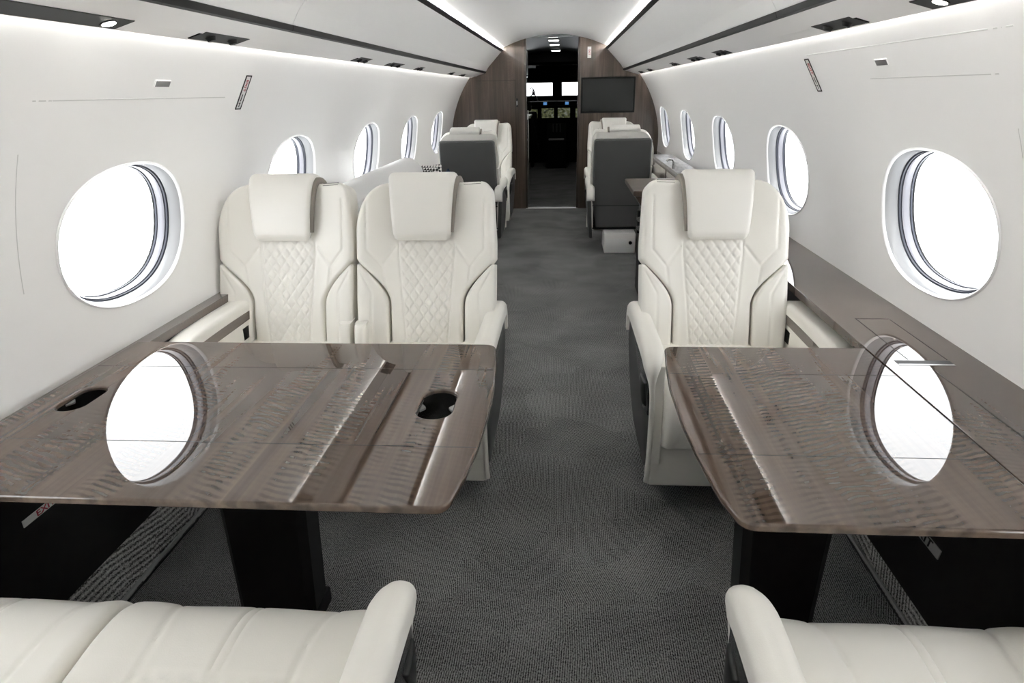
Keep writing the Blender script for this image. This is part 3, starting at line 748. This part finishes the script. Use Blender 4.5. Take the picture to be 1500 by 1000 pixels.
def build_seat(kind, side, name='cabin_seat', AL=AL, YB=YB, cf=0.0):
    """faces local -Y; aisle lies on local x*side>0. kind: single / window / aisle"""
    a = side
    root = empty(name)
    def part(key, nm, fn, mat, parent, smooth=45):
        k = (kind if key in ('w', 'c') else '', key, nm, side, round(AL, 3))
        if k in CMESH:
            o = bpy.data.objects.new(nm, CMESH[k]); COL.objects.link(o); o.parent = parent; return o
        mb = MB(); fn(mb); o = mb.build(nm, mat, parent, smooth=smooth); CMESH[k] = o.data; return o
    ca, sa = math.cos(AL), math.sin(AL)
    def PB(u, v, n): return (u * a, YB + v * sa - n * ca, ZBK + v * ca + n * sa)
    def c(v):
        if v < .20: return .152
        if v < .385: return .152 + .125 * (1 - (1 - ((v - .20) / .185) ** 1.9) ** 1.35)
        return .277
    def Rf(v):   # aisle side
        x = max(0, v - (VT - .045)) / .045
        b = c(v) - .006 * (1 - smooth01((v - .25) / .135))
        return b - .045 * (1 - math.sqrt(max(0, 1 - min(1, x) ** 2))) - .012 * max(0, (v - .45) / .215)
    def Lf(v):   # window side, sloping shoulder
        x = max(0, v - (VT - .20)) / .20
        b = c(v) - .006 * (1 - smooth01((v - .25) / .135))
        return -(b - .135 * (1 - math.sqrt(max(0, 1 - min(1, x) ** 2))))
    def contour(u, v):
        w = .034 * smooth01((abs(u) - .11) / .15)
        lum = .012 * math.exp(-((v - .16) / .12) ** 2)
        return w + lum
    qw = lambda v: .082 + .030 * min(1, max(0, v) / .40)
    segs = []
    for s_ in (1, -1):
        segs += [((s_ * .112, .45), (s_ * .112, .40)), ((s_ * .112, .40), (s_ * .082, .03)),
                 ((s_ * .122, .432), (s_ * .178, .355)), ((s_ * .178, .355), (s_ * .165, .25)),
                 ((s_ * .178, .355), (s_ * .235, .42)), ((s_ * .235, .42), (s_ * .235, .62))]
    segs += [((-.082, .03), (-.055, .012)), ((-.055, .012), (.055, .012)), ((.055, .012), (.082, .03))]
    def dback(u, v):
        d = contour(u, v) - groove(u, v, segs)
        if .018 < v < .46 and abs(u) < qw(v) - .004:
            e = min((qw(v) - abs(u)) / .012, (v - .018) / .012, 1)
            d += e * (quilt(u, v) - .003)
        return d
    bk = part('s', 'backrest', lambda mb: pillow(mb, Lf, Rf, -.04, VT, PB, dback, r=.018, T=.075, nu=118, nv=150, K=5), M['leather'], root)
    vend = .362
    def bol(sg):
        def f(mb):
            o_ = lambda v: .275 - .006 * smooth01(1 - v / .3) - .0 
            g1 = lambda v: c(v) + .002
            if sg > 0: pillow(mb, g1, lambda v: max(o_(v), g1(v) + .005), -.05, vend, PB, lambda u, v: contour(u, v) + .004 - groove(u, v, [((sg * .215, .0), (sg * .215, .25)), ((sg * .215, .25), (sg * .262, .335))], d=.003), r=.014, T=.075, nu=22, nv=60, K=4)
            else: pillow(mb, lambda v: min(-o_(v), -g1(v) - .005), lambda v: -g1(v), -.05, vend, PB, lambda u, v: contour(u, v) + .004 - groove(u, v, [((sg * .215, .0), (sg * .215, .25)), ((sg * .215, .25), (sg * .262, .335))], d=.003), r=.014, T=.075, nu=22, nv=60, K=4)
        return f
    part('s+', 'side_bolster', bol(1), M['leather'], root); part('s-', 'side_bolster', bol(-1), M['leather'], root)
    # headrest flap
    def PH(x, v, n): return PB(x, v, n)
    def hr(mb):
        strip(mb, [(.474, .008), (.487, .013), (.57, .022), (.65, .016), (.690, -.004), (.697, -.04), (.690, -.085)], lambda t: .108 + .026 * min(1, t * 1.5), lambda t: .030, .016, PH, n=36, nx=12, cx=lambda t: -.012, side=1)
    part('s', 'headrest', hr, M['leather2'], root)
    def hrs(mb):
        strip(mb, [(.49, .006), (.57, .014), (.65, .008), (.684, -.008), (.690, -.04), (.682, -.08)], lambda t: .010, lambda t: .022, .004, PH, n=24, nx=4, cx=lambda t: .102 + .026 * min(1, t * 1.5), side=1)
    part('s', 'headrest_side', hrs, M['taupe'], root)
    part('s', 'slot', lambda mb: mb.bm(_slot(), None) if False else _slotbox(mb, PB), M['black'], root, smooth=0)
    # back shell
    def yr(z): return YB + .12 + (.0 if z < .42 else (z - .42) * math.tan(AL))
    def PS(u, z, n): return (u * a, yr(z) + n, z)
    def sh(z):
        x = max(0, z - .985) / .03
        return (.225 + .030 * smooth01((z - .2) / .25)) - .03 * (1 - math.sqrt(max(0, 1 - min(1, x) ** 2)))
    part('s', 'back_shell', lambda mb: pillow(mb, lambda z: -sh(z), lambda z: sh(z), .20, 1.015, PS, r=.02, T=.06, nu=10, nv=24), M['shell'], root)
    part('s', 'shell_seam', lambda mb: pillow(mb, lambda z: -.252, lambda z: .252, .405, .413, lambda u, z, n: (u * a, yr(z) + n, z), lambda u, v: .0012, r=.002, T=.004, nu=4, nv=4, K=2), M['black'], root)
    # seat cushion
    xo, xi = {'window': (.276, -.168), 'aisle': (.238, -.276), 'single': (.238, -.275)}[kind]
    cmid = (xo + xi) / 2; chw = (xo - xi) / 2
    def MC(x, y, z): return ((x + cmid) * a, y - cf * min(1, max(0, (.50 - y) / .4)), z + .3 * cf)
    cseg = [((.13, .30), (.16, .62)), ((.16, .62), (.215, .80)), ((-.13, .30), (-.16, .62)), ((-.16, .62), (-.215, .80))]
    def cd_(x, t):
        d = .009 * smooth01((abs(x) - .13) / .09) * (1 if t < .8 else max(0, (1 - t) / .2))
        tt = t
        # centre seams on the waterfall front
        if tt > .34:
            for sx in (-.008, .008):
                d -= .0035 * math.exp(-((x - sx) / .004) ** 2)
        for p, q in cseg:
            pass
        if tt <= .34:
            d -= .004 * math.exp(-((abs(x) - .135) / .005) ** 2)
            if tt > .06 and abs(x) < .125: d += (quilt(x, tt * .72) - .003) * min(1, (.125 - abs(x)) / .012, (.34 - tt) / .02)
            d -= .004 * math.exp(-((tt - .34) / .008) ** 2) if abs(x) < .14 else 0
        else:
            xs_ = .135 + .09 * ((tt - .34) / .66) ** 1.5
            d -= .004 * math.exp(-((abs(x) - xs_) / .006) ** 2)
        d += .004 * math.cos(x * 9) 
        return d
    def cush(mb):
        strip(mb, [(.50, .42), (.36, .425), (.22, .435), (.12, .445), (.062, .436), (.035, .40), (.028, .34), (.035, .275)], lambda t: chw, lambda t: .055, .022, MC, n=90, nx=84, K=5, disp=cd_, side=-1)
    part('c', 'seat_cushion', cush, M['leather'], root)
    part('c', 'base_panel', lambda mb: pillow(mb, lambda v: xi + .006, lambda v: xo + (.034 if kind != 'window' else -.006), .10, .272, lambda u, v, n: (u * a, .030 - n - cf + (v - .27) * -.03, v), r=.012, T=.10, nu=6, nv=6), M['leather'], root)
    part('s', 'seat_frame', lambda mb: mb.box(-.25, .25, .10, .56, .19, .40, .01), M['black'], root)
    part('s', 'pedestal', lambda mb: mb.box(-.142, .142, .34, .735, 0, .185, .008), M['psu'], root)
    part('s', 'pedestal_lid', lambda mb: mb.box(-.13, .13, .734, .739, .014, .135, .002), M['bin'], root)
    part('s', 'pedestal_knob', lambda mb: mb.cyl((.095 * a * -1, .737, .10), .016, .018, 'y', 16), M['gloss'], root)
    # aisle armrest
    if kind in ('single', 'aisle'):
        def hwf(t):
            return .036 if t < .44 else .036 - .0275 * smooth01((t - .44) / .24)
        def arm(mb):
            strip(mb, [(.650, .47), (.645, .53), (.610, .545), (.50, .555), (.30, .560), (.12, .563), (.050, .556), (.022, .532), (.010, .49), (.008, .40), (.012, .28), (.03, .16), (.05, .115)], hwf, lambda t: .058 - .042 * smooth01((t - .50) / .22), .026, lambda x, y, z: (x * a, y, z), n=80, nx=8, cx=lambda t: .308 - hwf(t) - .022 * smooth01((t - .48) / .25), side=-1)
        part('a', 'aisle_armrest', arm, M['leather'], root)
        part('a', 'armrest_inner_panel', lambda mb: mb.box(min(.238 * a, .279 * a), max(.238 * a, .279 * a), .010, .56, .20, .570, .008), M['leather'], root)
        def yf(z):
            q = max(0, (.30 - z) / .20); return .012 + .16 * q ** 2.2
        def ybk(z):
            q = max(0, (.30 - z) / .20); return .640 - .05 * max(0, (z - .45) / .15) - .10 * q ** 2
        def PA(u, z, n):
            f_ = smooth01(u / .10)
            x = .300 - .026 * (max(0, .46 - z) / .36) ** 1.3 - .012 * (1 - f_)
            return ((x + n) * a, u, z)
        part('a', 'side_panel', lambda mb: pillow(mb, yf, ybk, .10, .560, PA, r=.010, T=.03, nu=14, nv=20, K=3), M['side'], root)
        def rc(z): return .025 + .0 * z
        part('a', 'control_recess', lambda mb: pillow(mb, lambda z: .016, lambda z: .085 + 2.4 * max(0, z - .42), .385, .548, PA, lambda u, v: .004, r=.006, T=.004, nu=6, nv=6, K=3), M['gloss'], root)
        part('a', 'recline_handle', lambda mb: pillow(mb, lambda z: .035, lambda z: .075 + .6 * (z - .41), .41, .50, PA, lambda u, v: .010, r=.008, T=.0, nu=4, nv=4, K=3), M['screen'], root)
    wc = -.205 if kind == 'window' else -.315
    if kind in ('single', 'window'):
        def warm(mb):
            strip(mb, [(.52, .606), (.30, .610), (.10, .608), (.03, .60), (.005, .575)], lambda t: .045, lambda t: .040, .020, lambda x, y, z: (x * a, y, z), n=40, nx=8, cx=lambda t: wc, side=-1)
        part('w', 'window_armrest', warm, M['leather'], root)
        part('w', 'armrest_wood_trim', lambda mb: mb.box(min((wc + .038) * a, (wc + .0445) * a), max((wc + .038) * a, (wc + .0445) * a), .03, .52, .572, .612, .002), M['ledge'], root)
        part('w', 'armrest_side_panel', lambda mb: mb.box(min((wc - .03) * a, (wc + .0385) * a), max((wc - .03) * a, (wc + .0385) * a), .03, .54, .19, .607, .008), M['leather'], root)
        part('w', 'belt_slot', lambda mb: mb.box(min((wc + .036) * a, (wc + .0395) * a), max((wc + .036) * a, (wc + .0395) * a), .40, .46, .50, .55, .004), M['black'], root)
    if kind in ('window', 'aisle'):
        sg = 1 if kind == 'window' else -1
        def pad(mb):
            pillow(mb, lambda v: sg * .252 - .023, lambda v: sg * .252 + .023, .40, .575, lambda u, v, n: (u * a, YB - .095 + (v - .43) * .25 - n, v), r=.016, T=.09, nu=6, nv=8, K=5)
        part('c', 'centre_armrest', pad, M['leather'], root)
    return root
def _slot(): return None
def _slotbox(mb, PB):
    rows = []
    for k in range(7):
        u = .152 + .070 * k / 6; c_ = .034 * smooth01((u - .11) / .15)
        rows.append([PB(u, VT - .011, c_ - .0008), PB(u, VT - .0005, c_ - .0115), PB(u, VT - .003, c_ - .016), PB(u, VT - .014, c_ - .006)])
    mb.loft(rows)

def place(o, x, y, flip, label, group):
    o.location = (x, y, 0); o.rotation_euler = (0, 0, PI if flip else 0)
    tag(o, label, 'seat', group); return o
YF = 2.03
place(build_seat('window', 1), -.985, YF, False, 'white quilted leather seat by the window behind the left table', 'seats facing the camera behind the tables')
place(build_seat('aisle', 1), -.418, YF, False, 'white quilted leather aisle seat behind the left table', 'seats facing the camera behind the tables')
place(build_seat('single', -1), .702, YF, False, 'white quilted leather single seat behind the right table', 'seats facing the camera behind the tables')
YN = .965
place(build_seat('window', -1, AL=math.radians(24), YB=.47, cf=.045), -1.0, YN, True, 'white leather seat cushion at the bottom left corner, in front of the left table', 'near seats facing the tables')
place(build_seat('aisle', -1, AL=math.radians(24), YB=.47, cf=.045), -.440, YN, True, 'white leather aisle seat with rounded armrest in front of the left table', 'near seats facing the tables')
place(build_seat('single', 1, AL=math.radians(24), YB=.47, cf=.045),   .722, YN + .02, True, 'white leather seat with rounded armrest in front of the right table', 'near seats facing the tables')
YS = 6.86
place(build_seat('single', -1), -.745, YS, True, 'charcoal backed seat seen from behind, on the left ahead of the divan', 'far seats with charcoal backs')
place(build_seat('single', 1), .645, YS, True, 'charcoal backed seat seen from behind on its white pedestal, right of the aisle', 'far seats with charcoal backs')
place(build_seat('single', 1), -.735, 7.20, False, 'farthest white seat facing back, on the left before the wooden bulkhead', 'farthest seats facing back')
place(build_seat('single', -1), .665, 7.20, False, 'farthest white seat facing back, on the right below the monitor', 'farthest seats facing back')

# ------------------------------------------------------------------ tables
def curve_plate(name, outline, holes, z0, z1, bev, mat, parent, res=2):
    cu = bpy.data.curves.new('c', 'CURVE'); cu.dimensions = '2D'; cu.fill_mode = 'BOTH'
    for poly in [outline] + holes:
        sp_ = cu.splines.new('POLY'); sp_.points.add(len(poly) - 1); sp_.use_cyclic_u = True
        for q, pt in zip(sp_.points, poly): q.co = (pt[0], pt[1], 0, 1)
    cu.extrude = (z1 - z0) / 2 - bev; cu.bevel_depth = bev; cu.bevel_resolution = res; cu.offset = -bev
    to = bpy.data.objects.new('c', cu); COL.objects.link(to)
    dg = bpy.context.evaluated_depsgraph_get(); me = bpy.data.meshes.new_from_object(to.evaluated_get(dg))
    bpy.data.objects.remove(to); bpy.data.curves.remove(cu)
    me.transform(Matrix.Translation((0, 0, (z0 + z1) / 2)))
    me.materials.clear(); me.materials.append(mat); me.name = name
    bm = bmesh.new(); bm.from_mesh(me); bmesh.ops.remove_doubles(bm, verts=bm.verts[:], dist=1e-5); bmesh.ops.recalc_face_normals(bm, faces=bm.faces[:]); bm.to_mesh(me); bm.free()
    me.shade_smooth(); me.set_sharp_from_angle(angle=math.radians(35))
    for p_ in me.polygons:
        if abs(p_.normal.z) > .999: p_.use_smooth = False
    o = bpy.data.objects.new(name, me); COL.objects.link(o); o.parent = parent; return o
def stadium(cx, cy, r, half, n=24, pinch=.12):
    pts = []
    for i in range(n): 
        t = -PI / 2 + PI * (i + .5) / n; pts.append((cx + r * math.sin(-t) if False else cx + r * math.cos(t + PI / 2) , cy + half + r * math.sin(t + PI / 2)))
    for i in range(n):
        t = -PI / 2 + PI * (i + .5) / n; pts.append((cx + r * math.cos(t + 1.5 * PI), cy - half + r * math.sin(t + 1.5 * PI)))
    return pts
ZT_ = .70; TH = .018
def cup_holder(parent, cx, cy, r, half):
    def ring(rr, z): return [(x, y, z) for x, y in stadium(cx, cy, rr, half)]
    cup = MB().loft([ring(r + .0015, ZT_ - .003), ring(r + .0015, ZT_ - .010), ring(r - .002, ZT_ - .0105), ring(r - .004, ZT_ - .055)], cap0=False, cap1=True).build('cup_holder', M['gloss'], parent, smooth=30)
    for sg in (-1, 1):
        pts = [(cx + sg * (r + .001), cy - .022), (cx + sg * (r + .001), cy + .022), (cx + sg * (r - .010), cy + .008), (cx + sg * (r - .014), cy), (cx + sg * (r - .010), cy - .008)]
        MB().loft([[(x, y, z) for x, y in pts] for z in (ZT_ - .017, ZT_ - .012)]).build('divider', M['pull'], cup, smooth=20)
    return cup
def table(nm, outline, holes, seams, ped, mat, label):
    root = empty('dining_table', (0, 0, 0)); tag(root, label, 'table')
    curve_plate('tabletop', outline, holes, ZT_ - TH, ZT_, .006, mat, root, res=4)
    for (x0, x1, y) in seams:
        MB().box(x0, x1, y - .0011, y + .0011, ZT_ - .003, ZT_ + .0003).build('leaf_seam', M['black'], root, smooth=0)
    x0, x1, xb0, xb1, y0, y1 = ped
    col = MB().loft([[(p, q, z) for p, q in ((l, y0 + .02), (l + .02, y0), (r - .02, y0), (r, y0 + .02), (r, y1 - .02), (r - .02, y1), (l + .02, y1), (l, y1 - .02))] for (l, r, z) in ((x0, x1, ZT_ - TH - .04), (xb0, xb1, .05))])
    col.build('pedestal', M['blackp'], root, smooth=30)
    MB().box(xb0 - .001, xb1 + .006, y0 - .004, y1 + .004, 0, .05, .006).build('pedestal_foot', M['blackp'], root)
    MB().box(x0 - .15, x1 + .15, y0 - .1, y1 + .1, ZT_ - TH - .04, ZT_ - TH, .01).build('mounting_plate', M['blackp'], root)
    return root
def rounded(pts, r, n=6):
    out = []; N = len(pts)
    for i in range(N):
        p = Vector(pts[i][:2]); a_ = Vector(pts[i - 1][:2]); b_ = Vector(pts[(i + 1) % N][:2])
        rr = pts[i][2] if len(pts[i]) > 2 else 0
        if rr <= 0: out.append(tuple(p)); continue
        d1 = (a_ - p).normalized(); d2 = (b_ - p).normalized()
        s_, e_ = p + d1 * rr, p + d2 * rr
        for k in range(n + 1):
            t = k / n; q = s_ * (1 - t) ** 2 + p * 2 * t * (1 - t) + e_ * t * t; out.append(tuple(q))
    return out
tl = rounded([(-1.222, 1.038, .01), (-1.222, 1.892, .01), (-.078, 1.892, .035), (-.060, 1.74), (-.051, 1.56), (-.051, 1.41), (-.056, 1.265), (-.068, 1.15), (-.088, 1.036, .03)], 0)
table('l', tl, [stadium(-1.112, 1.476, .037, .036), stadium(-.184, 1.477, .043, .040)], [(-1.215, -.066, 1.690), (-1.215, -.060, 1.262)], (-.795, -.545, -.785, -.565, 1.44, 1.56), M['wood'], 'glossy brown veneer table with two cup holders, left of the aisle')
lt = bpy.data.objects['dining_table']
cup_holder(lt, -1.112, 1.476, .037, .036); cup_holder(lt, -.184, 1.477, .043, .040)
tr = rounded([(.446, 1.012, .03), (.424, 1.10), (.409, 1.255), (.401, 1.40), (.402, 1.60), (.412, 1.74), (.428, 1.888, .03), (1.0080, 1.888, .004), (1.0080, 1.012, .004)], 0)
table('r', tr, [], [(.414, 1.002, 1.683), (.412, 1.002, 1.254)], (.575, .820, .600, .795, 1.44, 1.56), M['woodr'], 'glossy brown veneer table without cup holders, right of the aisle')

# ------------------------------------------------------------------ divan and things behind
root = empty('divan', (-.965, 4.35, 0)); tag(root, 'pale grey fabric divan along the left wall behind the double seats', 'divan')
MB().box(-.22, .38, -1.35, 1.35, .0, .24, .02).build('base', M['psu'], root)
for k in range(3):
    MB().box(-.12, .40, -1.35 + k * .9, -.455 + k * .9, .24, .45, .05, 4).build('seat_cushion', M['divan'], root)
bkm = MB(); rings = []
prof_ = [(-.20, .44), (-.235, .60), (-.235, .80), (-.21, .90), (-.15, .955), (-.07, .962), (-.01, .92), (.02, .84), (.0, .60), (-.02, .44)]
pp = catmull(prof_, 40)
for y, sc in ((-1.36, .9), (-1.33, 1), (.80, 1), (.845, .96), (.855, .85)):
    c0 = np.array([-.11, .70]); rings.append([((c0 + (p - c0) * sc)[0], y, (c0 + (p - c0) * sc)[1]) for p in pp])
bkm.loft(rings); bkm.build('backrest', M['divan'], root, smooth=60)
def pillow_obj(name, loc, rot, sz, mat, label, th=.06):
    bm = bmesh.new(); n = 14; vs = {}
    mb = MB(); top = []; 
    for sgn in (1, -1):
        rows = []
        for i in range(n + 1):
            for j in range(n + 1):
                u, v = 2 * i / n - 1, 2 * j / n - 1
                h = th * ((1 - u ** 4) * (1 - v ** 4)) ** .6
                k = 1 - .06 * (1 - abs(u)) * 0
                rows.append((u * sz[0] * (1 - .07 * (1 - v * v)), sgn * h, v * sz[1] * (1 - .07 * (1 - u * u))))
        mb.add(rows, [(i * (n + 1) + j, (i + 1) * (n + 1) + j, (i + 1) * (n + 1) + j + 1, i * (n + 1) + j + 1) for i in range(n) for j in range(n)])
    o = mb.build(name, mat, None, smooth=70)
    bm = bmesh.new(); bm.from_mesh(o.data); bmesh.ops.remove_doubles(bm, verts=bm.verts[:], dist=1e-4); bmesh.ops.recalc_face_normals(bm, faces=bm.faces[:]); bm.to_mesh(o.data); bm.free()
    o.location = loc; o.rotation_euler = rot; tag(o, label, 'cushion'); return o
mch, nt, b = new_mat('herringbone_cloth'); tc = nt.nodes.new('ShaderNodeTexCoord')
ck = nt.nodes.new('ShaderNodeTexChecker'); ck.inputs['Scale'].default_value = 55; ck.inputs['Color1'].default_value = (.02, .02, .02, 1); ck.inputs['Color2'].default_value = (.7, .69, .66, 1)
nt.links.new(mapping(nt, tc.outputs['Object'], rot=(0, PI / 4, 0)), ck.inputs['Vector']); nt.links.new(ck.outputs['Color'], b.inputs['Base Color']); b.inputs['Roughness'].default_value = .9
pillow_obj('throw_cushion', (-1.0, 5.40, .685), (.18, 0, -.35), (.20, .22), mch, 'black and white checked cushion at the far end of the divan')
pillow_obj('throw_cushion', (-.83, 5.68, .635), (.2, .78, -.1), (.14, .14), simple('blue_cloth', (.02, .05, .10), .9, noise=.4, nscale=200), 'small blue cushion against the left charcoal seat back')
# credenza ledge on the right
mgr, nt, b = new_mat('grey_marbled_top'); tc = nt.nodes.new('ShaderNodeTexCoord')
f = noise(nt, mapping(nt, tc.outputs['Object'], scale=(30, 9, 30), rot=(0, 0, .6)), 1.0, 4, .7)
nt.links.new(ramp(nt, f, [(.35, (.10, .10, .105)), (.5, (.24, .24, .24)), (.65, (.40, .40, .39))]), b.inputs['Base Color']); b.inputs['Roughness'].default_value = .3
root = empty('credenza', (1.12, 5.2, 0)); tag(root, 'low side cabinet with grey marbled top along the right wall', 'cabinet')
MB().box(-.07, .09, -1.7, 2.0, .0, .755, .005).build('body', M['bulk'], root)
MB().box(-.09, .11, -1.72, 2.02, .755, .785, .006).build('worktop', mgr, root)
for k in range(4):
    MB().box(-.078, -.068, -1.66 + k * .91, -.80 + k * .91, .14, .73, .003).build('door', M['ledge'], root)
root = empty('chrome_fitting', (1.045, 5.85, .785)); tag(root, 'small chrome fitting on the marbled side cabinet, right', 'fitting')
MB().cyl((0, 0, 0), .012, .06, n=14).build('stem', M['chrome'], root)
MB().tube([(0, 0, .055), (-.01, 0, .075), (-.045, 0, .078), (-.06, 0, .06)], .009).build('spout', M['chrome'], root)
root = empty('side_table', (.80, 4.85, 0)); tag(root, 'dark wooden fold-out table with black hinge bracket behind the right seat', 'side table')
MB().box(-.215, .20, -.34, .34, .755, .79, .008).build('tabletop', M['bulk'], root)
MB().loft([[(-.20, -.33, .755), (.19, -.33, .755), (.19, .33, .755), (-.20, .33, .755)], [(-.13, -.30, .64), (.19, -.30, .64), (.19, .30, .64), (-.13, .30, .64)]]).build('apron', M['bulk'], root, smooth=20)
MB().box(-.13, .15, -.10, .10, 0, .64, .02).build('column', M['blackp'], root)
for z in (.60, .54):
    MB().cyl((-.165, -.32, z), .018, .05, 'y', 14).build('hinge_bolt', M['chrome'], root)
MB().box(-.18, -.10, -.30, -.26, .50, .66, .01).build('bracket', M['gloss'], root)

# ------------------------------------------------------------------ light
w = bpy.data.worlds.new('world'); S.world = w; w.use_nodes = True
bg = w.node_tree.nodes['Background']; bg.inputs['Color'].default_value = (.97, .985, 1, 1); bg.inputs['Strength'].default_value = WORLD

S.view_settings.view_transform = 'Standard'; S.view_settings.look = 'None'; S.view_settings.gamma = 1; S.view_settings.use_curve_mapping = False
S.view_settings.exposure = 1.56
S.cycles.max_bounces = 16; S.cycles.diffuse_bounces = 8; S.cycles.glossy_bounces = 6; S.cycles.transparent_max_bounces = 12
S.cycles.caustics_reflective = False; S.cycles.caustics_refractive = False
S.cycles.sample_clamp_indirect = 12
S.cycles.use_denoising = True
